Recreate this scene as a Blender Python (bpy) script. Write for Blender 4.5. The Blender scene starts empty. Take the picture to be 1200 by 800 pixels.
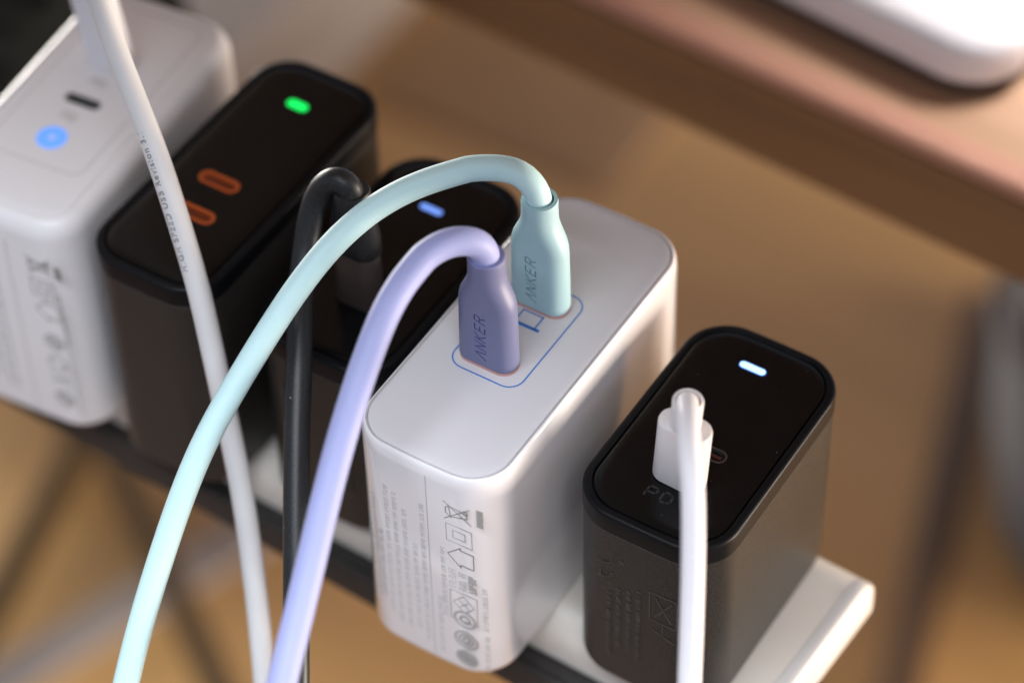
import bpy, bmesh, math, random
from mathutils import Vector, Matrix
random.seed(7)
S = 0.001                                   # everything below is written in millimetres
scene = bpy.context.scene
C = scene.collection

# ------------------------------------------------------------------ camera
cam_d = bpy.data.cameras.new('camera'); cam = bpy.data.objects.new('camera', cam_d); C.objects.link(cam)
CAMP = Vector((222.2066, -340.8642, 440.9488))
RT = Vector((0.84793746, 0.52979894, -0.01775215)); DN = Vector((0.37927185, -0.62973603, -0.67792728)); FW = Vector((-0.37034433, 0.56810705, -0.7349146))
m = Matrix((RT, -DN, -FW)).transposed().to_4x4(); m.translation = CAMP * S
cam.matrix_world = m
cam_d.sensor_width = 36; cam_d.lens = 102.0; cam_d.clip_start = 0.01; cam_d.clip_end = 50
cam_d.dof.use_dof = True; cam_d.dof.focus_distance = 0.589; cam_d.dof.aperture_fstop = 5.1; cam_d.dof.aperture_blades = 9
scene.camera = cam

# ------------------------------------------------------------------ world, lamps, exposure
W = bpy.data.worlds.new('World'); scene.world = W; W.use_nodes = True
W.node_tree.nodes['Background'].inputs[0].default_value = (0.74, 0.81, 1.0, 1)
W.node_tree.nodes['Background'].inputs[1].default_value = 0.50

def area(name, loc, target, sx, sy, energy, col, spread=180):
    l = bpy.data.lights.new(name, 'AREA'); l.shape = 'RECTANGLE'; l.size = sx*S; l.size_y = sy*S
    l.energy = energy; l.color = col; l.spread = math.radians(spread)
    o = bpy.data.objects.new(name, l); C.objects.link(o); o.location = Vector(loc)*S
    o.rotation_euler = (Vector(target)-Vector(loc)).to_track_quat('-Z', 'Y').to_euler()
    return o
area('window_light', (200, -424, 820), (200, -20, -20), 900, 190, 15.5, (0.90, 0.95, 1.0))
area('left_floor_fill', (-1300, 650, -260), (-150, 250, -400), 700, 200, 27, (1.0, 0.95, 0.88))  # added low fill that brightens the floor from the left
area('room_light', (1300, 600, -200), (100, 160, -180), 700, 200, 40.0, (1.0, 0.86, 0.72))
area('desk_fill_light', (120, 330, 312), (58, 290, -45), 200, 60, .75, (1.0, 0.95, 0.95), 52)  # added fill that brightens the desk and the white box
scene.view_settings.view_transform = 'Standard'; scene.view_settings.look = 'None'
scene.view_settings.exposure = 0.0; scene.view_settings.gamma = 1.0

# ------------------------------------------------------------------ materials
def mat(name, col, rough=0.5, metal=0.0, coat=0.0, coat_r=0.08, sss=0.0, noise=None, bump=None, emit=None, spec=0.5, rvar=None, dust=None):
    """noise = (scale, second colour, contrast); bump = (scale, strength, distance_mm)"""
    M = bpy.data.materials.new(name); M.use_nodes = True; nt = M.node_tree; N = nt.nodes; L = nt.links
    b = N['Principled BSDF']; b.inputs['Base Color'].default_value = (*col, 1); b.inputs['Roughness'].default_value = rough
    b.inputs['Metallic'].default_value = metal; b.inputs['Coat Weight'].default_value = coat; b.inputs['Coat Roughness'].default_value = coat_r
    b.inputs['Specular IOR Level'].default_value = spec
    if sss: 
        b.inputs['Subsurface Weight'].default_value = sss; b.inputs['Subsurface Radius'].default_value = (1, .8, .7); b.inputs['Subsurface Scale'].default_value = 0.001
    tc = N.new('ShaderNodeTexCoord')
    def nz(scale, detail=4):
        n = N.new('ShaderNodeTexNoise'); n.inputs['Scale'].default_value = scale; n.inputs['Detail'].default_value = detail
        L.new(tc.outputs['Object'], n.inputs['Vector']); return n
    if noise:
        n = nz(noise[0]); mx = N.new('ShaderNodeMix'); mx.data_type = 'RGBA'
        mx.inputs[6].default_value = (*col, 1); mx.inputs[7].default_value = (*noise[1], 1)
        r = N.new('ShaderNodeMapRange'); r.inputs[1].default_value = .5-noise[2]; r.inputs[2].default_value = .5+noise[2]
        L.new(n.outputs[0], r.inputs[0]); L.new(r.outputs[0], mx.inputs[0]); L.new(mx.outputs[2], b.inputs['Base Color'])
    if rvar:
        n = nz(rvar[0]); r = N.new('ShaderNodeMapRange'); r.inputs[1].default_value = .35; r.inputs[2].default_value = .65
        r.inputs[3].default_value = rvar[1]; r.inputs[4].default_value = rvar[2]
        L.new(n.outputs[0], r.inputs[0]); L.new(r.outputs[0], b.inputs['Roughness'])
    if bump:
        n = nz(bump[0], 3); bp = N.new('ShaderNodeBump'); bp.inputs['Strength'].default_value = bump[1]; bp.inputs['Distance'].default_value = bump[2]*S
        L.new(n.outputs[0], bp.inputs['Height']); L.new(bp.outputs[0], b.inputs['Normal'])
    if dust:                                    # tiny pale lint specks: (cell scale, speck size, colour)
        v = N.new('ShaderNodeTexVoronoi'); v.inputs['Scale'].default_value = dust[0]; L.new(tc.outputs['Object'], v.inputs['Vector'])
        lt = N.new('ShaderNodeMath'); lt.operation = 'LESS_THAN'; L.new(v.outputs['Distance'], lt.inputs[0]); lt.inputs[1].default_value = dust[1]
        sp = N.new('ShaderNodeSeparateColor'); L.new(v.outputs['Color'], sp.inputs[0])
        g2 = N.new('ShaderNodeMath'); g2.operation = 'GREATER_THAN'; g2.inputs[1].default_value = .55; L.new(sp.outputs[0], g2.inputs[0])
        ml = N.new('ShaderNodeMath'); ml.operation = 'MULTIPLY'; L.new(lt.outputs[0], ml.inputs[0]); L.new(g2.outputs[0], ml.inputs[1])
        mx2 = N.new('ShaderNodeMix'); mx2.data_type = 'RGBA'; mx2.inputs[7].default_value = (*dust[2], 1); L.new(ml.outputs[0], mx2.inputs[0])
        src = b.inputs['Base Color'].links
        if src: L.new(src[0].from_socket, mx2.inputs[6])
        else: mx2.inputs[6].default_value = (*col, 1)
        L.new(mx2.outputs[2], b.inputs['Base Color'])
    if emit:
        b.inputs['Emission Color'].default_value = (*emit[0], 1); b.inputs['Emission Strength'].default_value = emit[1]
    return M

def wood(name, c1, c2, scale=1.0, rough=.45):
    M = bpy.data.materials.new(name); M.use_nodes = True; nt = M.node_tree; N = nt.nodes; L = nt.links
    b = N['Principled BSDF']; b.inputs['Roughness'].default_value = rough
    tc = N.new('ShaderNodeTexCoord'); mp = N.new('ShaderNodeMapping'); mp.inputs['Scale'].default_value = (2*scale, 26*scale, 26*scale)
    L.new(tc.outputs['Object'], mp.inputs[0])
    n = N.new('ShaderNodeTexNoise'); n.inputs['Scale'].default_value = 3; n.inputs['Detail'].default_value = 8; n.inputs['Distortion'].default_value = .6
    L.new(mp.outputs[0], n.inputs['Vector'])
    r = N.new('ShaderNodeValToRGB'); r.color_ramp.elements[0].position = .32; r.color_ramp.elements[1].position = .68
    r.color_ramp.elements[0].color = (*c1, 1); r.color_ramp.elements[1].color = (*c2, 1)
    L.new(n.outputs[0], r.inputs[0]); L.new(r.outputs[0], b.inputs['Base Color'])
    bp = N.new('ShaderNodeBump'); bp.inputs['Strength'].default_value = .15; bp.inputs['Distance'].default_value = .0004
    L.new(n.outputs[0], bp.inputs['Height']); L.new(bp.outputs[0], b.inputs['Normal'])
    return M

M = dict(
 white_gloss=mat('white_gloss_plastic', (.84, .825, .845), .13, coat=.7, coat_r=.04, bump=(90, .10, .22), rvar=(60, .12, .2)),
 white_satin=mat('white_satin_plastic', (.74, .73, .745), .38, rvar=(120, .34, .44), bump=(2600, .05, .03)),
 white_cap=mat('white_matte_cap', (.665, .665, .70), .38, rvar=(120, .34, .44), bump=(2600, .05, .03)),
 strip_lit=mat('strip_plastic_lit', (.70, .675, .65), .42, noise=(40, (.66, .63, .60), .2)),  # strip plastic lightened: warm light on the end face put into the tone
 strip_white=mat('strip_plastic', (.64, .60, .55), .45, noise=(35, (.58, .54, .49), .2)),
 black_gloss=mat('black_top_plastic', (.0035, .0038, .0045), .22, spec=.22, rvar=(200, .18, .27), bump=(3500, .05, .02), dust=(420, .06, (.05, .05, .05))),
 black_rim=mat('black_rim_plastic', (.0035, .0042, .0055), .38, spec=.16, rvar=(150, .33, .45)),
 black_case=mat('black_case_plastic', (.006, .0054, .0048), .42, noise=(4200, (.040, .037, .034), .12), bump=(3800, .3, .04), spec=.27),
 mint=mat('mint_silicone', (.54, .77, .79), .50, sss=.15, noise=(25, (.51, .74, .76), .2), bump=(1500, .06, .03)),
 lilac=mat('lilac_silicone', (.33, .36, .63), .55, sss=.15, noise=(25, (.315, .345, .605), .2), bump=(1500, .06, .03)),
 mint_dark=mat('mint_silicone_collar', (.36, .56, .60), .45),
 lilac_dark=mat('lilac_silicone_collar', (.20, .21, .40), .45),
 mint_groove=mat('mint_groove_shade', (.20, .33, .37), .6),  # shade inside the engraved letters put into the colour
 lilac_groove=mat('lilac_groove_shade', (.085, .09, .25), .6),  # darker lilac carries the shade inside the engraved letters
 blush=mat('pink_plug_base', (.55, .30, .27), .5),  # pinkish rim around the foot of the plugs
 cable_white=mat('white_cable_jacket', (.66, .655, .66), .45, sss=.1, noise=(60, (.60, .595, .60), .2), bump=(700, .25, .12)),
 cable_white2=mat('smooth_white_cable_jacket', (.74, .73, .76), .42, sss=.15, bump=(900, .08, .04)),
 plug_white=mat('white_plug_plastic', (.74, .71, .71), .36, sss=.1),
 cable_black=mat('black_rubber_jacket', (.008, .009, .010), .42, spec=.35, bump=(1400, .12, .05), noise=(3000, (.022, .023, .026), .1), dust=(300, .045, (.35, .35, .35))),
 plug_metal=mat('brown_grey_anodised_shell', (.055, .040, .036), .42, metal=.35),
 print_grey=mat('grey_print', (.27, .26, .25), .55),
 print_light=mat('pale_grey_print', (.50, .485, .48), .55),
 print_mid=mat('mid_grey_print', (.38, .37, .36), .55),
 print_dim=mat('dim_grey_print', (.055, .05, .046), .5),
 print_dark=mat('dark_cable_print', (.17, .17, .175), .55),
 print_emb=mat('black_on_black_mark', (.022, .023, .025), .3),
 blue_print=mat('blue_print', (.006, .16, .56), .4),
 seam=mat('seam_shadow_gap', (.44, .43, .44), .6),
 socket=mat('socket_dark', (.012, .013, .014), .5),
 orange=mat('orange_port_plastic', (.46, .085, .014), .42),
 orange_tongue=mat('orange_port_tongue', (.17, .032, .008), .45),
 orange_in=mat('orange_port_inside', (.09, .018, .006), .5),
 port_grey=mat('grey_port_lip', (.09, .09, .095), .3, metal=.6),
 red_in=mat('dark_red_port_tongue', (.06, .012, .01), .5),
 led_green=mat('green_led', (.0, .3, .05), .4, emit=((.0, 1.0, .13), 1.25)),
 led_blue=mat('pale_blue_led', (.3, .5, .9), .4, emit=((.42, .72, 1.0), 1.7)),
 led_blue2=mat('mid_blue_led', (.1, .2, .6), .4, emit=((.19, .36, 1.0), .95)),
 led_halo=mat('blue_led_edge', (.02, .05, .2), .4, emit=((.01, .10, .62), .8)),
 led_ring=mat('blue_ring_led', (.1, .3, .8), .4, emit=((.13, .33, 1.0), .66)),
 steel=mat('dark_painted_steel', (.020, .018, .017), .55, spec=.35, noise=(300, (.027, .024, .022), .15)),
 floor=wood('floor_wood', (.48, .275, .100), (.58, .345, .130), .35, .38),
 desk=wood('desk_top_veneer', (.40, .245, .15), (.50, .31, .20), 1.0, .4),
 desk_edge=mat('desk_edge_lit', (.50, .27, .19), .42, noise=(30, (.45, .24, .17), .2)),  # light caught by the rounded front edge, put into its colour
 desk_side=wood('desk_side_shaded', (.20, .105, .042), (.27, .145, .058), 1.0, .5),  # darker copy of the wood, shade of the front face in its colour
 shade_brown=wood('shade_brown', (.08, .045, .022), (.12, .066, .03), 1.0, .5),  # for the added blocker board and the painted floor shadow
 grey=mat('blue_grey_fabric', (.085, .088, .095), .8, noise=(60, (.11, .112, .12), .2)),
 reflector=mat('brown_reflector', (.24, .15, .11), .9, noise=(40, (.28, .18, .13), .2)),  # for the unseen slab added in front of the rail
 rod=mat('dark_brown_metal', (.070, .045, .024), .8, spec=.1),
 lilac_shaded=mat('lilac_silicone_shaded', (.15, .16, .285), .48, sss=.1, bump=(1500, .06, .03)),  # lilac silicone darkened: shade at the plug put into the colour
 mint_shaded=mat('mint_silicone_shaded', (.37, .56, .60), .48, sss=.1, bump=(1500, .06, .03)),  # mint silicone darkened the same way for the shaded plug
 pale_box=mat('pale_grey_card', (.25, .21, .185), .7, noise=(14, (.28, .24, .215), .2)),
 mat_grey=mat('grey_brown_mat', (.29, .175, .085), .8, noise=(20, (.33, .20, .10), .2)),
 shell=mat('device_white_shell', (.80, .80, .83), .25, coat=.5),
 base_shadow=mat('device_base_shadow', (.02, .018, .017), .5),
 bag=mat('black_woven_cloth', (.004, .0045, .0045), .9, noise=(70, (.012, .014, .014), .12), bump=(120, .6, 1.5), spec=.1),
)

# ------------------------------------------------------------------ helpers
def link(name, me, material=None, parent=None, smooth=35):
    o = bpy.data.objects.new(name, me); C.objects.link(o)
    if material: me.materials.clear(); me.materials.append(material)
    if smooth is not None:
        me.polygons.foreach_set('use_smooth', [True]*len(me.polygons)); me.set_sharp_from_angle(angle=math.radians(smooth))
    if parent: o.parent = parent
    return o
def tag(o, label, cat, group=None):
    o['label'] = label; o['category'] = cat
    if group: o['group'] = group
def thing(name, label, cat, loc, rz=0, group=None):
    o = bpy.data.objects.new(name, None); C.objects.link(o); o.location = Vector(loc)*S; o.rotation_euler = (0, 0, rz)
    o.empty_display_size = .01; tag(o, label, cat, group); return o
def mesh(verts, faces, name='m'):
    me = bpy.data.meshes.new(name); me.from_pydata([tuple(c*S for c in v) for v in verts], [], faces); me.update()
    bm = bmesh.new(); bm.from_mesh(me); bmesh.ops.recalc_face_normals(bm, faces=bm.faces); bm.to_mesh(me); bm.free()
    return me
def rrect(w, l, r, n=10, bow=0.0):
    """rounded rectangle outline centred on 0, counter-clockwise"""
    r = max(.01, min(r, w/2-.001, l/2-.001)); P = []
    for cx, cy, a0 in ((w/2-r, l/2-r, 0), (-w/2+r, l/2-r, 90), (-w/2+r, -l/2+r, 180), (w/2-r, -l/2+r, 270)):
        for k in range(n+1):
            a = math.radians(a0+90*k/n); P.append((cx+r*math.cos(a), cy+r*math.sin(a)))
    # extra points on long sides so that bow is smooth
    Q = []
    for i, p in enumerate(P):
        Q.append(p); q = P[(i+1) % len(P)]; d = math.hypot(q[0]-p[0], q[1]-p[1])
        if (i+1) % (n+1) == 0:
            for k in range(1, 8): Q.append((p[0]+(q[0]-p[0])*k/8, p[1]+(q[1]-p[1])*k/8))
    if bow:
        Q = [(x, y+(1 if y > 0 else -1)*bow*(1-(2*x/w)**2)*min(1, abs(2*y/l)**6)) for x, y in Q]
    return Q
def loft(secs, cap0=True, cap1=True):
    V = []; F = []; n = len(secs[0])
    for s in secs: V += s
    for i in range(len(secs)-1):
        for k in range(n):
            a = i*n+k; b = i*n+(k+1) % n; F.append((a, b, b+n, a+n))
    if cap0: F.append(tuple(range(n))[::-1])
    if cap1: F.append(tuple(range((len(secs)-1)*n, len(secs)*n)))
    return mesh(V, F)
def lofted(w, l, r, prof, bow=0, n=10, caps=(True, True), cx=0, cy=0):
    """prof = [(inset, z)]"""
    return loft([[(x+cx, y+cy, z) for x, y in rrect(w-2*i, l-2*i, max(r-i, .4), n, bow)] for i, z in prof], *caps)
def bx(x0, x1, y0, y1, z0, z1, bev=0.5, seg=3):
    bm = bmesh.new(); bmesh.ops.create_cube(bm, size=1)
    for v in bm.verts: v.co = Vector(((x0+x1)/2+v.co.x*(x1-x0), (y0+y1)/2+v.co.y*(y1-y0), (z0+z1)/2+v.co.z*(z1-z0)))*S
    if bev: bmesh.ops.bevel(bm, geom=bm.edges[:], offset=bev*S, segments=seg, affect='EDGES', profile=.5)
    me = bpy.data.meshes.new('box'); bm.to_mesh(me); bm.free(); return me
def quarter(r, z_top, a0=0, a1=90, n=6):
    """outer rounding profile from the wall (inset 0) to the top"""
    return [(r*(1-math.cos(math.radians(a0+(a1-a0)*k/n))), z_top-r+r*math.sin(math.radians(a0+(a1-a0)*k/n))) for k in range(n+1)]
def spline(P, step=1.2, relax=22):
    P = [Vector(p) for p in P]; Q = [P[0]*2-P[1]]+P+[P[-1]*2-P[-2]]; out = []
    for i in range(1, len(Q)-2):
        p0, p1, p2, p3 = Q[i-1:i+3]; n = max(2, int((p2-p1).length/step))
        t0 = 0; t1 = t0+(p1-p0).length**.5; t2 = t1+(p2-p1).length**.5; t3 = t2+(p3-p2).length**.5
        for k in range(n):
            t = t1+(t2-t1)*k/n
            A1 = p0*((t1-t)/(t1-t0))+p1*((t-t0)/(t1-t0)); A2 = p1*((t2-t)/(t2-t1))+p2*((t-t1)/(t2-t1)); A3 = p2*((t3-t)/(t3-t2))+p3*((t-t2)/(t3-t2))
            B1 = A1*((t2-t)/(t2-t0))+A2*((t-t0)/(t2-t0)); B2 = A2*((t3-t)/(t3-t1))+A3*((t-t1)/(t3-t1))
            out.append(B1*((t2-t)/(t2-t1))+B2*((t-t1)/(t2-t1)))
    out.append(P[-1])
    for _ in range(relax):                              # relax small kinks, ends fixed
        out = [(out[i-1]+out[i]*2+out[i+1])/4 if (16 < i < len(out)-1 or (0 < i < len(out)-1 and _ < 5)) else out[i] for i in range(len(out))]
    return out
def frames(P):
    T = [(P[min(i+1, len(P)-1)]-P[max(i-1, 0)]).normalized() for i in range(len(P))]
    u = T[0].orthogonal().normalized(); U = []
    for t in T: u = (u-t*u.dot(t)).normalized(); U.append(u)
    return T, U
def tube(P, r, n=28):
    T, U = frames(P); secs = []
    for p, t, u in zip(P, T, U):
        v = t.cross(u); secs.append([tuple(p+(u*math.cos(2*math.pi*k/n)+v*math.sin(2*math.pi*k/n))*r) for k in range(n)])
    return loft(secs)
def cut(o, cutters):
    for c in cutters:
        md = o.modifiers.new('cut', 'BOOLEAN'); md.operation = 'DIFFERENCE'; md.solver = 'EXACT'; md.object = c
    dg = bpy.context.evaluated_depsgraph_get(); me = bpy.data.meshes.new_from_object(o.evaluated_get(dg))
    o.modifiers.clear(); o.data = me; me.set_sharp_from_angle(angle=math.radians(35))
    for c in cutters: bpy.data.objects.remove(c)
def stadium(w, h, n=8): return rrect(w, h, min(w, h)/2-.01, n)
def plate(outline, z0, z1, cx=0, cy=0):
    return loft([[(x+cx, y+cy, z0) for x, y in outline], [(x+cx, y+cy, z1) for x, y in outline]])
def ring(out, inn, z0, z1, cx=0, cy=0):
    n = len(out); V = [(x+cx, y+cy, z) for pts, z in ((out, z0), (out, z1), (inn, z1), (inn, z0)) for x, y in pts]; F = []
    for s in range(4):
        for k in range(n):
            a = s*n+k; b = s*n+(k+1) % n; e = ((s+1) % 4)*n; F.append((a, b, e+(k+1) % n, e+k))
    return mesh(V, F)
def strokes(lines, w, to3d, th=.05):
    """thin printed strokes; lines = polylines in 2D; to3d(x, y, h) -> point, h = height above the surface"""
    V = []; F = []
    for L_ in lines:
        for a, b in zip(L_[:-1], L_[1:]):
            a = Vector(a); b = Vector(b); d = b-a
            if d.length < 1e-6: continue
            d.normalize(); nn = Vector((-d.y, d.x))*w/2; a2 = a-d*w*.45; b2 = b+d*w*.45; k = len(V)
            for h in (.005, th):
                for p in (a2-nn, b2-nn, b2+nn, a2+nn): V.append(tuple(to3d(p.x, p.y, h)))
            F += [(k+4, k+5, k+6, k+7), (k, k+1, k+5, k+4), (k+1, k+2, k+6, k+5), (k+2, k+3, k+7, k+6), (k+3, k, k+4, k+7)]
    me = mesh(V, F); return me
GL = {  # narrow slanted capitals drawn as single strokes on a 1 x 1.3 cell
 'A': [[(0, 0), (.46, 1)], [(.46, 1), (.92, 0)]],
 'N': [[(0, 0), (0, 1)], [(0, 1), (.8, 0)], [(.8, 0), (.8, 1)]],
 'K': [[(0, 0), (0, 1)], [(.78, 1), (.05, .5)], [(.2, .55), (.8, 0)]],
 'E': [[(.72, 1), (0, 1), (0, 0), (.72, 0)], [(0, .5), (.62, .5)]],
 'R': [[(0, 0), (0, 1), (.62, 1), (.74, .88), (.74, .62), (.62, .5), (0, .5)], [(.36, .5), (.8, 0)]],
 'P': [[(0, 0), (0, 1), (.7, 1), (.7, .42), (0, .42)]],
 'D': [[(0, 0), (0, 1), (.5, 1), (.74, .8), (.74, .2), (.5, 0), (0, 0)]],
}
def word(txt, adv, slant=0.0):
    out = []
    for i, ch in enumerate(txt):
        for L_ in GL[ch]: out.append([(x*(.80 if adv <= 1 else 1)+i*adv+slant*(y-.5), y) for x, y in L_])
    return out
def font_mesh(txt, size):
    cu = bpy.data.curves.new('t', 'FONT'); cu.body = txt; cu.size = size*S; cu.resolution_u = 3; cu.space_character = 1.18; cu.offset = .00004
    o = bpy.data.objects.new('t', cu); C.objects.link(o); dg = bpy.context.evaluated_depsgraph_get()
    me = bpy.data.meshes.new_from_object(o.evaluated_get(dg)); bpy.data.objects.remove(o); bpy.data.curves.remove(cu); return me

# ------------------------------------------------------------------ setting: floor, steel beam, desk, blurred things behind
ZF = -450
fl = link('floor', mesh([(-3000, -2500, ZF), (2500, -2500, ZF), (2500, 3500, ZF), (-3000, 3500, ZF)], [(0, 1, 2, 3)]), M['floor'], smooth=None); fl['kind'] = 'structure'

t = thing('steel_rail', 'dark painted steel rail that the power strip is mounted on', 'rail', (0, -2.5, -86), -.052)
link('top_plate', bx(-420, 420, -15.5, 15.5, 5.6, 7.8, .5), M['steel'], t)
link('front_lip', bx(-420, 420, -17.6, -15.6, -2, 7.8, .5), M['steel'], t)

t = thing('wooden_desk', 'wooden desk board with pinkish lit front edge, white box standing on it', 'desk', (0, 145.3, -75), math.radians(-3.9))
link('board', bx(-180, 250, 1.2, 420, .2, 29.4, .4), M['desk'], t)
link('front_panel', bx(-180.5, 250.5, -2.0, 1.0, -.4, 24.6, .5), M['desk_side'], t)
link('lit_edge', mesh_e := bx(-180.5, 250.5, -2.2, 6.5, 24.8, 30.2, 2.2, 5), M['desk_edge'], t)

t = thing('white_box', 'glossy white box with rounded corner and dark base deepened by its shadow line, on the wooden desk', 'box', (-46, 252.7, -43.5), math.radians(-7))
link('shell', lofted(190, 170, 16, [(1, 4.2), (.3, 4.6), (0, 5.4)]+quarter(5, 18), n=12), M['shell'], t)
link('base', lofted(188, 168, 15, [(2.5, 0), (1.0, .6), (1.0, 4.1)], n=12), M['base_shadow'], t)  # dark base, made taller to take in its shadow line

# unseen board added above the frame to block light from the chargers' tops
t = thing('light_blocker', 'unseen dark board added above the chargers to shade their tops', 'light blocker', (0, -185, 335))
link('board', bx(-900, 750, 0, 760, 0, 18, 1), M['shade_brown'], t)

def slab(name, p0, p1, w, h, material, label, cat, z=ZF):
    p0 = Vector(p0); p1 = Vector(p1); d = p1-p0; t = bpy.data.objects.new(name, bx(0, d.length, -w/2, w/2, .5, h, min(h, w)*.25))
    C.objects.link(t); t.data.materials.append(material); t.location = (p0.x*S, p0.y*S, z*S); t.rotation_euler = (0, 0, math.atan2(d.y, d.x)); tag(t, label, cat); return t
t = thing('folding_stand', 'dark out-of-focus rods forming a V on the floor below the rail', 'stand', (-344, 214, ZF))
def rod(a, b, r): return tube([Vector(a)+(Vector(b)-Vector(a))*k/12 for k in range(13)], r, 12)
link('leg', rod((0, 0, 9), (48, -185, 9), 6.5), M['rod'], t)
link('leg', rod((-6, 5, 25), (186, -126, 24), 6), M['rod'], t)
link('joint', rod((-8, 4, 0.5), (-8, 4, 33), 9), M['rod'], t)
slab('cable_duct', (-300, 90), (-238, 262), 19, 6, M['pale_box'], 'pale grey flat cable duct lying on the floor beneath the rail', 'cable duct')
slab('bin_shadow_strip', (-66, 470), (6, 225), 17, 9, M['shade_brown'], 'dark floor strip standing in for the shadow left of the grey bin', 'shadow strip')  # the bin's shadow, laid on the floor as a dark strip
t = thing('storage_box', 'pale grey storage box on the floor behind the left chargers', 'box', (-500, 520, ZF), math.radians(1))
link('body', lofted(240, 420, 10, [(1, .5), (0, 2), (0, 62), (1, 63)]), M['pale_box'], t)
link('lid', lofted(246, 426, 12, [(0, 63.2)]+quarter(3, 75)), M['pale_box'], t)
o = link('floor_mat', lofted(130, 300, 8, [(0, .5)]+quarter(2, 3.5), cx=0, cy=0), M['mat_grey']); o.location = (-.300, .590, ZF*S); tag(o, 'grey brown mat on the floor between the storage box and desk', 'mat')

t = thing('grey_bin', 'blurred blue grey round bin on the floor beyond the power strip end', 'bin', (48, 405, ZF))
def lathe(prof, n=40): return loft([[(r*math.cos(2*math.pi*k/n), r*math.sin(2*math.pi*k/n), z) for k in range(n)] for r, z in prof])
link('body', lathe([(66, .5), (72, 4), (80, 60), (82, 105), (80, 114), (74, 114.5), (70, 104), (64, 8)]), M['grey'], t)
link('rim', ring([(84*math.cos(a*math.pi/20), 84*math.sin(a*math.pi/20)) for a in range(40)], [(79*math.cos(a*math.pi/20), 79*math.sin(a*math.pi/20)) for a in range(40)], 106, 117), M['grey'], t)
o = link('cloth_bag', None or loft([[((r)*math.cos(a*math.pi/18)*(1+.08*math.sin(a*1.3+z*.1)), r*math.sin(a*math.pi/18)*(1+.07*math.cos(a*.9+z*.13)), z) for a in range(36)] for r, z in ((60, .5), (74, 8), (78, 40), (72, 90), (50, 124), (20, 136))]), M['bag'])
o.location = (-.265, .105, -.200); tag(o, 'black woven pouch behind the far left white charger', 'pouch')

o = link('floor_reflector', bx(-900, 700, -1300, 40, .5, 8, 2), M['reflector']); o.location = (0, 0, ZF*S); tag(o, 'unseen tan brown slab added on the floor in front of the rail', 'reflector')  # unseen slab added to tune what the front faces reflect

# ------------------------------------------------------------------ power strip
t = thing('power_strip', 'off-white power strip with rounded end cap, holding the five chargers', 'power strip', (0, 10.2, -78), -.04)
def section(x0, x1, w, h, r_top, end=.7, z0=0, end0=None):
    end0 = end if end0 is None else end0
    def prof(i):
        P = []
        for cy, cz, rr, a0 in ((w/2-r_top, h-r_top, r_top, 0), (-w/2+r_top, h-r_top, r_top, 90), (-w/2+1.5, 1.5, 1.5, 180), (w/2-1.5, 1.5, 1.5, 270)):
            for k in range(9):
                a = math.radians(a0+90*k/8); P.append((cy+(rr-i)*math.cos(a), cz+(rr-i)*math.sin(a)+z0))
        return P
    st = [(x0, end0), (x0+end0*.3, end0*.3), (x0+end0, 0), (x1-end, 0), (x1-end*.3, end*.3), (x1, end)]
    return loft([[(x, y, z) for y, z in prof(i)] for x, i in st])
link('housing', section(-190, 68.9, 51, 14.05, 8.0, .15), M['strip_white'], t)
link('end_cap', section(68.93, 72.2, 51, 14.05, 8.0, .9, 0, .06), M['strip_lit'], t)
mk = link('rating_mark', plate(stadium(5, 2.4), 13.9, 14.05, 57.0, 17.5), M['print_light'], t)

# ------------------------------------------------------------------ chargers
def charger(name, label, loc, w, l, h, r, bow, case, rim_m, cap_m, rz=0, rim_h=5.5, rt=1.0, gap=.24, crown=0.12, seam_in=1.9, group='chargers plugged into the power strip', r_bot=2.0):
    """origin at the bottom centre; returns thing, cap object, height of the cap's flat top"""
    t = thing(name, label, 'charger', loc, rz, group)
    q = [((seam_in-.04)*(1-math.cos(math.radians(a))), h-.28-rt*(1-math.sin(math.radians(a)))) for a in (0, 12, 24, 36, 48, 60, 72, 82, 90)]
    bot = [(r_bot*(1-math.cos(math.radians(a))), r_bot-r_bot*math.sin(math.radians(a))) for a in (85, 60, 40, 20, 0)]
    if rim_h: q = [(.9*(1-math.cos(math.radians(a))), h-.12-.9*(1-math.sin(math.radians(a)))) for a in range(0, 91, 15)]+[(seam_in-.2, h-.1), (seam_in-.04, h-.22)]
    if rim_h:
        link('casing', lofted(w, l, r, [(i, z+.02) for i, z in bot]+[(0, h-rim_h-.2), (.25, h-rim_h)], bow, 14), case, t)
        link('rim', lofted(w+.3, l+.3, r, [(.45, h-rim_h+.02), (0, h-rim_h+.35)]+q+[(seam_in, h-1.3), (seam_in+2, h-1.3)], bow, 14), rim_m, t)
    else:
        link('casing', lofted(w, l, r, [(i, z+.02) for i, z in bot]+q+[(seam_in, h-1.3), (seam_in+2, h-1.3)], bow, 14), case, t)
    c = seam_in+gap
    cap = link('top_cap', lofted(w, l, r, [(c, h-1.28), (c, h-crown-.35), (c+.12, h-crown-.14), (c+.5, h-crown), (c+2.4, h-crown*.45), (c+5, h-crown*.08), (c+6.5, h)], bow, 14), cap_m, t)
    return t, cap
def tilt_obj(o, loc, rx=0, ry=0, rz=0):
    o.location = Vector(loc)*S; o.rotation_euler = (rx, ry, rz)
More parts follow.
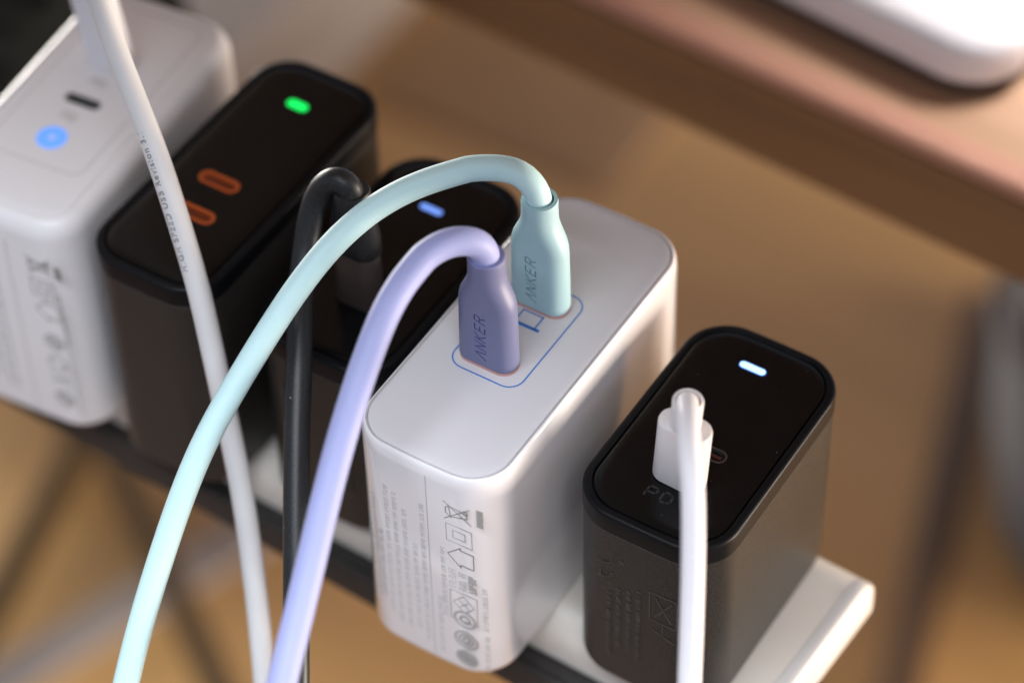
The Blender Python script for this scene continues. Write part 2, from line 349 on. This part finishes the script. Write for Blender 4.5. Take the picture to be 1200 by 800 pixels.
def port(t, cap, x, y, h, lip_m, in_m, tongue_m, w=9.0, hh=3.3, lip=.55, name='usb_port'):
    c = link('c', plate(stadium(w-2*lip+.02, hh-2*lip+.02), h-1.25, h+1, x, y), None); c.parent = t
    bpy.context.view_layer.update(); cut(cap, [c])
    p = link(name, ring(stadium(w, hh), stadium(w-2*lip, hh-2*lip), h-.9, h+.06, x, y), lip_m, t)
    link('well', plate(stadium(w-2*lip-.02, hh-2*lip-.02), h-1.24, h-1.15, x, y), in_m, p)
    link('tongue', bx(x-w/2+lip+.7, x+w/2-lip-.7, y-.33, y+.33, h-1.14, h-.25, .1, 2), tongue_m, p)

# ---- far left white charger (turned a little in its socket)
LW = math.radians(5)
t, cap = charger('wall_charger', 'white charger with glowing blue ring button, furthest left', (-121.5, 12.4, -66), 39, 76, 66, 9, .3, M['white_satin'], None, M['white_satin'], LW, 0, 5.0, .12, .1, 3.4)
pan = link('top_panel', ring(rrect(25.5, 54, 3.2), rrect(25.0, 53.5, 3.0), 65.98, 66.05, 0, 5.5), M['print_light'], t)
port(t, cap, 0, 0, 66, M['port_grey'], M['socket'], M['socket'], 9.2, 2.9, .3)
R = lambda r, n=40: [(r*math.cos(2*math.pi*k/n), r*math.sin(2*math.pi*k/n)) for k in range(n)]
b = link('power_button', ring(R(3.45), R(.8), 66.0, 66.25, .3, -13.1), M['led_ring'], t)
link('button_centre', plate(R(.79), 66.0, 66.12, .3, -13.1), M['white_satin'], b)
top64 = lambda x, y, h: (x, y, 66+h)
link('printed_mark', strokes([[(x*2.1+ox, y*1.9+oy) for x, y in L_] for ox, oy in ((-1.8, -6.6), (-1.8, 5.8)) for L_ in word('PD', 1.0)], .38, top64), M['print_light'], t)
front = lambda Y: (lambda x, z, h: (x, Y-h, z))
def micro_rows(cols, wch=.62, hch=.95, seed=1):
    """columns of tiny illegible print that runs up the face; cols = (x, z0, z1)"""
    rnd = random.Random(seed); L_ = []
    for x, z0, z1 in cols:
        z = z0
        while z < z1:
            n = rnd.randint(3, 8)
            for _ in range(n):
                if z > z1: break
                a = rnd.random()
                if a < .5: L_ += [[(x-hch/2, z), (x+hch/2, z)], [(x-hch/2, z+wch*.5), (x+hch/2*rnd.choice((0, 1)), z+wch*.5)]]
                elif a < .8: L_ += [[(x-hch/2, z), (x-hch/2, z+wch*.5), (x+hch/2, z+wch*.5)], [(x, z), (x, z+wch*.45)]]
                else: L_ += [[(x-hch/2, z), (x+hch/2, z+wch*.5)], [(x+hch/2, z), (x+hch/2, z+wch*.5)]]
                z += wch
            z += wch*.9
    return L_
def icons(dx=0, dz=0, s=1.0):
    """the certification marks: crossed bin, double square, house; (x, z) on the front face"""
    p = lambda L_: [(x*s+dx, z*s+dz) for x, z in L_]
    bin_ = [p([(7.0, -8.3), (13.2, -12.7)]), p([(7.1, -13.6), (13.0, -8.0)]), p([(8.1, -9.2), (12.3, -9.9), (12.4, -11.2), (8.4, -12.4)]), p([(8.1, -8.9), (8.6, -12.6)]), p([(8.1, -9.4), (7.4, -10.0), (7.4, -11.6), (8.3, -12.3)])] + [p([(12.0+.55*math.cos(a), -9.6+.55*math.sin(a)) for a in [k*math.pi/5 for k in range(11)]])]
    sq = [p([(7.3, -15.0), (13.3, -15.0), (13.3, -20.4), (7.3, -20.4), (7.3, -15.0)]), p([(8.9, -16.5), (11.7, -16.5), (11.7, -18.8), (8.9, -18.8), (8.9, -16.5)])]
    ho = [p([(13.5, -22.3), (13.5, -27.1), (10.4, -27.1), (10.4, -27.9), (7.4, -24.7), (10.4, -21.6), (10.4, -22.3), (13.5, -22.3)])]
    return bin_, sq, ho
# prints on its front face (in its own frame; face at y = -38.3)
FL = front(-38.32)
bi, sq, ho = icons(1.0, 64.0)
link('printed_symbols', strokes(bi+ho+sq, .34, FL), M['print_mid'], t)
link('printed_symbols', strokes([[(15.6, 54.8), (15.6, 51.5)], [(16.2, 54.8), (16.2, 51.5)], [(16.8, 54.8), (16.8, 51.5)]], .6, FL), M['print_grey'], t)
circ = lambda x, z, r: [[(x+r*math.cos(k*math.pi/9), z+r*math.sin(k*math.pi/9)) for k in range(19)]]
link('printed_symbols', strokes(circ(11.4, 29, 2.2)+circ(11.4, 29, 1.0)+circ(11.4, 22, 2.2)+circ(11.4, 10, 2.2)+circ(11.4, 10, 1.2)+[[(15.4, 46), (15.4, 30)], [(9, 15), (14, 18)], [(14, 15), (9, 18)]], .42, FL), M['print_mid'], t)
link('printed_text', strokes(micro_rows([(-12, 14, 46), (-10, 10, 50), (-8, 20, 50), (-6, 10, 52), (-3.5, 8, 46), (-1.5, 8, 50), (15.6, 6, 40)], seed=4), .2, FL), M['print_light'], t)
link('seam', strokes([[(3.0, 1.5), (3.0, 58)]], .22, FL), M['seam'], t)

# ---- black charger with two orange ports
t, cap = charger('wall_charger', 'black charger with green light and two orange USB-C ports', (-78.4, 12.4, -64), 31.6, 73, 64, 9, .4, M['black_case'], M['black_rim'], M['black_gloss'])
port(t, cap, -1.5, -5.2, 64, M['orange'], M['orange_in'], M['orange_tongue'], 10.2, 3.9, .75)
port(t, cap, -.4, -15.8, 64, M['orange'], M['orange_in'], M['orange_tongue'], 10.2, 3.9, .75)
link('status_light', plate(stadium(5.2, 2.3), 63.9, 64.12, -.8, 23.7), M['led_green'], t)

# ---- black charger in the middle (carries the black cable)
t, cap = charger('wall_charger', 'black charger behind the lilac cable with a blue light and black cable', (-40.0, 14.8, -64), 34.4, 63.5, 54, 10, .5, M['black_case'], M['black_rim'], M['black_gloss'])
link('status_light', plate(stadium(5.6, 1.6), 53.9, 54.12, -1.3, 17.3), M['led_blue2'], t)
RBF = front(-32.3)
RBG = front(-29.8)
link('printed_text', strokes(micro_rows([(-8, 10, 40), (-6, 14, 40), (6, 10, 42), (8, 12, 40)], seed=9), .2, RBF), M['print_dim'], t)

# ---- black charger at the right
t, cap = charger('wall_charger', 'black charger furthest right with pale blue light and short white plug', (43.4, 7.3, -64), 34.6, 58.5, 54, 10, .5, M['black_case'], M['black_rim'], M['black_gloss'])
link('light_edge', plate(stadium(6.3, 2.0), 53.9, 54.08, -1.2, 19.9), M['led_halo'], t)
link('status_light', plate(stadium(5.9, 1.6), 53.95, 54.14, -1.2, 19.9), M['led_blue'], t)
port(t, cap, 1.6, -4.9, 54, M['port_grey'], M['socket'], M['red_in'], 9.4, 3.6, .4)
top54 = lambda x, y, h: (x, y, 54+h*.6)
link('embossed_mark', strokes([[(x*3.0-3.6, y*2.6-21.2) for x, y in L_] for L_ in word('PD', 1.15)], .42, top54), M['print_emb'], t)
sym = []
cx, cz = -6.2, 42.0
for c0 in (42.6, 37.2): sym.append([(-4.2+(-2.7)*math.sin(a)-2.0, c0-0+2.4*-math.cos(a)*-1) for a in [k*math.pi/8 for k in range(0, 9)]])
CE = [[(-8.6+2.7*math.cos(a), 43.0+2.4*math.sin(a)-2.4) for a in [math.pi+k*math.pi/8 for k in range(9)]], [(-8.6+2.7*math.cos(a), 38.0+2.4*math.sin(a)-2.0) for a in [math.pi+k*math.pi/8 for k in range(9)]], [(-8.6, 35.8), (-8.6, 33.8)], ]
link('printed_symbols', strokes(CE, .3, RBG), M['print_dim'], t)
link('printed_symbols', strokes([[(3.2, 36), (3.2, 27), (9.6, 27), (9.6, 36), (3.2, 36)], [(4.6, 34.6), (8.2, 28.6)], [(8.2, 34.6), (4.6, 28.6)], [(6.4, 26), (6.4, 24)], [(4, 24), (9, 22)]], .26, RBG), M['print_dim'], t)
link('printed_text', strokes([[(x, z) for x, z in L_] for L_ in micro_rows([(-6.5, 8, 30), (-4.2, 12, 32), (-1.8, 12, 33), (.6, 10, 34), (12.4, 14, 38)], seed=3)]+[[(z-40, 41-(.12*(z-36))+ (x+0)) for x, z in L_] for L_ in micro_rows([(0, 36, 37)], seed=8)], .19, RBG), M['print_dim'], t)

# ---- white charger in front
t, cap = charger('wall_charger', 'large glossy white charger in the centre with blue outlined ports', (.5, 3.5, -66), 35.3, 80.5, 66, 9, .9, M['white_gloss'], None, M['white_cap'], 0, 0, 3.4, .42, .13, 1.0, r_bot=4)
link('seam', ring(rrect(35.3-2.02, 80.5-2.02, 8, 14, .9), rrect(35.3-2.75, 80.5-2.75, 7.6, 14, .9), 64.9, 65.52), M['seam'], t)
top = lambda x, y, h: (x-.5, y-3.5, 66+h)
ob = rrect(17.0, 29.4, 3.6, 10); ib = rrect(16.4, 28.8, 3.3, 10)
link('port_outline', ring(ob, ib, 66.005, 66.05, -.45-.5, 3.05-3.5), M['blue_print'], t)
link('laptop_icon', strokes([[(-3.6, 5.2), (3.0, 5.2)]], .75, top)  , M['blue_print'], t)
link('laptop_icon', strokes([[(-2.7, 5.2), (-2.7, 9.0), (2.1, 9.0), (2.1, 5.2)]], .32, top)  , M['blue_print'], t)
FW_ = lambda x, z, h: (x-.5, -41.13+.9*((2*(x-.5)/35.3)**2)-h, z+66)
link('seam', strokes([[(2.9, -3.0), (2.9, -62)]], .2, FW_), M['seam'], t)
bi, sq, ho = icons()
link('printed_symbols', strokes(bi, .24, FW_), M['print_grey'], t)
link('printed_symbols', strokes(sq, .18, FW_), M['print_mid'], t)
link('printed_symbols', strokes(ho, .26, FW_), M['print_grey'], t)
link('printed_symbols', strokes([[(15.35, -7.6), (15.35, -11.6)]], 1.5, FW_), M['print_mid'], t)
link('printed_symbols', strokes([[(7.5, -36.6), (13.9, -36.6), (13.9, -46), (7.5, -46), (7.5, -36.6)], [(10.7, -37.4), (13.2, -40.2), (10.7, -43.0), (8.2, -40.2), (10.7, -37.4)], [(9.6, -39.2), (11.8, -41.2)], [(9.8, -41.2), (11.6, -39.4)]], .22, FW_), M['print_mid'], t)
link('printed_symbols', strokes(circ(10.8, -45.3, 2.5)+circ(10.8, -45.3, 1.1)+circ(10.9, -52.3, 2.7)+circ(10.9, -52.3, 1.7)+circ(10.9, -52.3, .8)+circ(10.9, -58.6, 2.4)+circ(10.9, -58.6, 1.8)+circ(10.9, -58.6, 1.2)+circ(10.9, -58.6, .5), .5, FW_), M['print_mid'], t)
link('printed_text', strokes(micro_rows([(8.2, -35.5, -28.6), (10.6, -35.5, -30)], .9, 1.5, seed=5), .22, FW_), M['print_light'], t)
link('printed_text', strokes(micro_rows([(13.0, -35, -30)], .95, 1.6, seed=6), .34, FW_), M['print_mid'], t)
link('printed_text', strokes(micro_rows([(15.9, -46, -32), (16.1, -60, -48), (6.2, -46, -24), (5.0, -60, -40), (1.5, -58, -13), (-.6, -55, -27), (-3.0, -56, -17), (-5.3, -56, -13), (-7.4, -54, -12), (-9.4, -50, -28), (-11.2, -52, -17)], .6, .95, seed=2), .19, FW_), M['print_light'], t)
# the clear film still wrapped round its sides leaves a raised edge
fo = rrect(35.3+.16, 80.5+.16, 9.1, 14, .9)
link('film_edge', loft([[(x, y, z) for x, y in fo] for z in (59.9, 60.0)]+[[(x*.9995, y*.9995, 57.8) for x, y in fo]][:0], False, False), M['white_gloss'], t)

# ------------------------------------------------------------------ plugs and cables
def plug_body(w, d, prof, n=12):
    """prof = (z, width, depth, corner radius)"""
    return loft([[(x, y, z) for x, y in rrect(a, b, min(r, a/2-.02, b/2-.02), n)] for z, a, b, r in prof])
def along(P, txt, size, s0, ang0, r, material, parent, sgn=1, view=None):
    """print running along a cable: letters wrap on the jacket, centred on the direction 'view' in each cross-section"""
    me = font_mesh(txt, size); T, U = frames(P); cum = [0]
    for a, b in zip(P[:-1], P[1:]): cum.append(cum[-1]+(b-a).length)
    ys = [v.co.y/S for v in me.vertices]; ym = (max(ys)+min(ys))/2; wid = max(v.co.x for v in me.vertices)/S
    import bisect
    for v in me.vertices:
        s = s0+wid-(v.co.x/S)*sgn; i = min(max(bisect.bisect(cum, s)-1, 0), len(P)-2); f = (s-cum[i])/(cum[i+1]-cum[i])
        p = P[i].lerp(P[i+1], f); tt = T[i].lerp(T[i+1], f).normalized()
        e = view-tt*view.dot(tt); e.normalize(); g = tt.cross(e)
        a = ang0+(v.co.y/S-ym)/r*sgn
        v.co = (p+(e*math.cos(a)+g*math.sin(a))*(r+.03))*S
    return link('printed_text', me, material, parent, None)

def silicone(name, label, base, P, col, dark, groove, txo):
    """a thing: plug, collar, engraved word and the whole cable; plug stands at base on top of the white charger"""
    bxp, byp = base
    t = thing(name, label, 'cable', (bxp, byp, 0), 0, 'silicone cables plugged into the white charger')
    pr = [(.55, 12.5, 5.7, 2.8), (.75, 13.1, 6.3, 3.0), (1.2, 13.4, 6.5, 3.1), (9, 13.2, 6.45, 3.1), (16.6, 12.9, 6.4, 3.1), (18.2, 12.6, 6.5, 3.1), (19.6, 11.9, 6.6, 3.1), (21.0, 10.7, 6.8, 3.2), (22.6, 9.3, 7.0, 3.4), (24.4, 8.1, 7.1, 3.55), (26, 7.75, 7.3, 3.6), (28.6, 7.6, 7.45, 3.7), (29.6, 7.65, 7.55, 3.75), (30.0, 7.4, 7.3, 3.6), (30.1, 7.0, 6.9, 3.4), (29.9, 6.6, 6.5, 3.2), (29.2, 6.3, 6.2, 3.05), (27.2, 6.1, 6.0, 2.95)]
    pl = link('plug', plug_body(0, 0, pr), M['mint_shaded'] if col is M['mint'] else M['lilac_shaded'], t)
    # engraved word, cut into the flat face, reading upwards
    yf = -3.2
    def to(x, y, h): return (x, y, h)
    L_ = []
    for l in word('ANKER', 1.0, .25): L_.append([(txo-2.4*(y-.5), 3.3+x*2.6) for x, y in l])
    V = []; F = []
    for l in L_:
        for a, b in zip(l[:-1], l[1:]):
            a = Vector(a); b = Vector(b); d = (b-a).normalized(); nn = Vector((-d.y, d.x))*.15; a2 = a-d*.12; b2 = b+d*.12; k = len(V)
            for yy in (yf-.4, yf+.26):
                for p in (a2-nn, b2-nn, b2+nn, a2+nn): V.append((p.x, yy, p.y))
            F.append(k)
    # one cutter object per stroke keeps the exact solver clean
    cs = []
    for k in F:
        me = mesh(V[k:k+8], [(0, 1, 2, 3), (4, 7, 6, 5), (0, 4, 5, 1), (1, 5, 6, 2), (2, 6, 7, 3), (3, 7, 4, 0)]); c = link('c', me, None, t, None); me.materials.append(groove); cs.append(c)
    pl.data.materials.append(groove)
    bpy.context.view_layer.update(); cut(pl, cs)
    link('collar', ring([(x, y) for x, y in R(3.72)], R(2.95), 29.2, 30.25), dark, pl)
    link('base_rim', plate(rrect(13.2, 6.35, 3.0), .0, .6), M['blush'], t)
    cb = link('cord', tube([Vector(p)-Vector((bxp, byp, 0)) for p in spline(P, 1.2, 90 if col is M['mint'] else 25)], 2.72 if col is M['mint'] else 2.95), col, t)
    return t
silicone('usb_cable', 'mint green silicone USB-C cable arching from the rear port', (-.75, 12.7),
 [(-.75, 12.7, 26.5), (-.8, 12.75, 30.1), (-1.5, 12.6, 33.0), (-3.9, 12.7, 35.0), (-6.5, 12.5, 35.5), (-9.4, 12.0, 35.1), (-14.7, 10.0, 34.1), (-22.7, 4.8, 31.5), (-27.7, .2, 29.1), (-33.8, -8.7, 23.9), (-37.4, -21.2, 16.1), (-39.3, -31.2, 9.1), (-41.0, -40.4, 1.6), (-42.6, -49.3, -5.5), (-43.2, -58.5, -15.1), (-43.0, -67.6, -25.3), (-42.3, -77.6, -35.9), (-41.0, -86.8, -46.4), (-39.2, -94.2, -54.4), (-36.2, -103.9, -64.8), (-31, -116, -90), (-22, -130, -190), (-16, -136, -320), (-15, -137, -436)],
 M['mint'], M['mint_dark'], M['mint_groove'], -.45)
silicone('usb_cable', 'lilac silicone USB-C cable curving down from the front port', (-1.4, -6.4),
 [(-1.4, -6.4, 26.5), (-1.5, -6.4, 30.6), (-2.0, -6.9, 33.3), (-3.2, -8.3, 35.0), (-4.8, -10.0, 35.9), (-6.9, -13.0, 36.3), (-8.8, -17.7, 35.6), (-9.9, -26.1, 32.6), (-9.0, -36.6, 26.6), (-6.7, -49.7, 18.0), (-4.0, -60.2, 11.3), (-1.0, -70.5, 4.5), (2.0, -80.7, -2.2), (4.8, -90.9, -8.8), (7.3, -98.6, -14.5), (10.1, -108.7, -22.5), (14.5, -121, -38), (28, -148, -110), (38, -164, -240), (44, -170, -436)],
 M['lilac'], M['lilac_dark'], M['lilac_groove'], -.05)

# black cable in the middle black charger
t = thing('usb_cable', 'thick black USB cable hooking out of the middle black charger', 'cable', (-39.6, 1.6, -10))
link('plug', plug_body(0, 0, [(.05, 10.6, 6.0, 2.9), (.3, 11, 6.4, 3.1), (15.2, 11, 6.4, 3.1), (15.5, 10.6, 6.0, 2.9)]), M['plug_metal'], t)
link('strain_relief', plug_body(0, 0, [(15.55, 11.2, 6.8, 3.3), (16, 11.6, 7.2, 3.5), (20, 11.4, 7.4, 3.6), (25, 9.6, 7.4, 3.6), (29, 8.4, 7.4, 3.6), (32.2, 8.0, 7.4, 3.6), (32.8, 7.4, 6.9, 3.4)]), M['cable_black'], t)
B = [(-39.4, 1.4, 18), (-39.2, .9, 23.2), (-40.1, .6, 25.6), (-42.2, .2, 25.6), (-44.5, .3, 23.6), (-46.4, -.9, 20.1), (-46.9, -3.0, 15.9), (-45.8, -8.2, 8.4), (-42.3, -15.5, 3.1), (-36.8, -24.5, -3.1), (-31.2, -34.4, -11.2), (-25.7, -43.6, -19.4), (-20.3, -52.4, -27.5), (-14.9, -61.2, -35.7), (-9.5, -69.9, -43.8), (-5.7, -76.6, -50.9), (-.7, -85.7, -60.4), (4, -94, -85), (12, -108, -190), (17, -114, -320), (18, -115, -436)]
link('cord', tube([Vector(p)-Vector((-39.6, 1.6, -10)) for p in spline(B, 1.2, 6)], 2.75), M['cable_black'], t)

# printed white cable of the far left charger
base = Vector((-123.9, 26.3, 0))
t = thing('usb_cable', 'printed white USB cable hanging down past the two left chargers', 'cable', base, LW)
pl = link('plug', plug_body(0, 0, [(.05, 11.0, 6.0, 2.9), (.4, 11.6, 6.6, 3.2), (22, 11.4, 6.5, 3.2), (23, 10.6, 5.8, 2.8)]), M['cable_white2'], t); pl.rotation_euler = (0, math.radians(-7), 0)
bo = link('strain_relief', plug_body(0, 0, [(23.05, 7, 5.6, 2.7), (25, 6.4, 5.5, 2.7), (36, 5.6, 5.4, 2.6)]), M['cable_white2'], t); bo.rotation_euler = (0, math.radians(-7), 0)
WC = [(-128.0, 26.0, 33), (-129.5, 25.5, 46), (-131, 24.5, 62), (-131.5, 22, 76), (-127.5, 17, 83), (-121, 12.5, 77), (-114.8, 9.3, 67.1), (-106.3, 3.1, 58.0), (-98.1, -1.9, 50.7), (-92.3, -5.9, 44.7), (-86.1, -9.7, 38.6), (-76.8, -14.9, 28.6), (-68.2, -20.3, 16.0), (-61.9, -24.5, 5.6), (-58.1, -27.5, -2.7), (-54.3, -30.6, -12.2), (-49.3, -34.8, -23.6), (-43.7, -39.9, -34.5), (-38.3, -45.8, -46.2), (-32.9, -52.2, -57.9), (-27.8, -58.8, -69.7), (-23.6, -64.6, -78.9), (-18.2, -72.8, -90.6), (-9, -87, -190), (-4, -94, -320), (-3, -95, -436)]
PW = spline(WC)
inv = Matrix.Rotation(-LW, 4, 'Z')
cb = link('cord', tube([inv@(p-base) for p in PW], 2.48), M['cable_white'], t)
# where along the cable the print starts
cum = 0; s_at = {}
for a, b in zip(PW[:-1], PW[1:]):
    cum += (b-a).length
    for zz in (31.5, -12): 
        if zz not in s_at and b.z < zz and b.x > -95: s_at[zz] = cum
PL = [inv@(p-base) for p in PW]; vw = inv@Vector((.370, -.568, .735))
along(PL, 'HIGH SPEED USB Revision 3.1', 2.05, s_at[31.5]-1.0, 0.68, 2.48, M['print_dark'], t, 1, vw)

# short white plug with cable in the right black charger
t = thing('usb_cable', 'smooth white cable falling straight down from the right black charger', 'cable', (43.9, -6.6, -10))
ty = math.radians(3)
pl = link('plug', plug_body(0, 0, [(.05, 11.2, 6.0, 2.9), (.5, 11.7, 6.5, 3.2), (16.4, 11.5, 6.4, 3.15), (16.9, 11.2, 6.1, 3.0), (17.0, 10.6, 5.6, 2.7)]), M['plug_white'], t); pl.rotation_euler = (0, ty, 0)
bo = link('strain_relief', loft([[(r*math.cos(2*math.pi*k/32), r*math.sin(2*math.pi*k/32), z) for k in range(32)] for r, z in ((3.15, 17.05), (3.15, 24.2), (2.95, 24.6), (2.55, 24.5), (2.4, 22.5))]), M['plug_white'], t); bo.rotation_euler = (0, ty, 0)
RC = [(44.9, -6.6, 11.5), (45.2, -7.0, 14.2), (46.6, -9.8, 16.4), (49.2, -14.2, 19.6), (51.6, -18.2, 20.7), (54.3, -22.4, 19.9), (57.6, -26.9, 17.0), (62.1, -34.1, 9.0), (66.2, -41.3, -1.4), (70.2, -48.7, -11.8), (74.5, -56.7, -21.5), (79, -66, -40), (90, -88, -120), (97, -99, -270), (99, -103, -436)]
link('cord', tube([Vector(p)-Vector((43.9, -6.6, -10)) for p in spline(RC, .8, 6)], 2.3), M['cable_white2'], t)
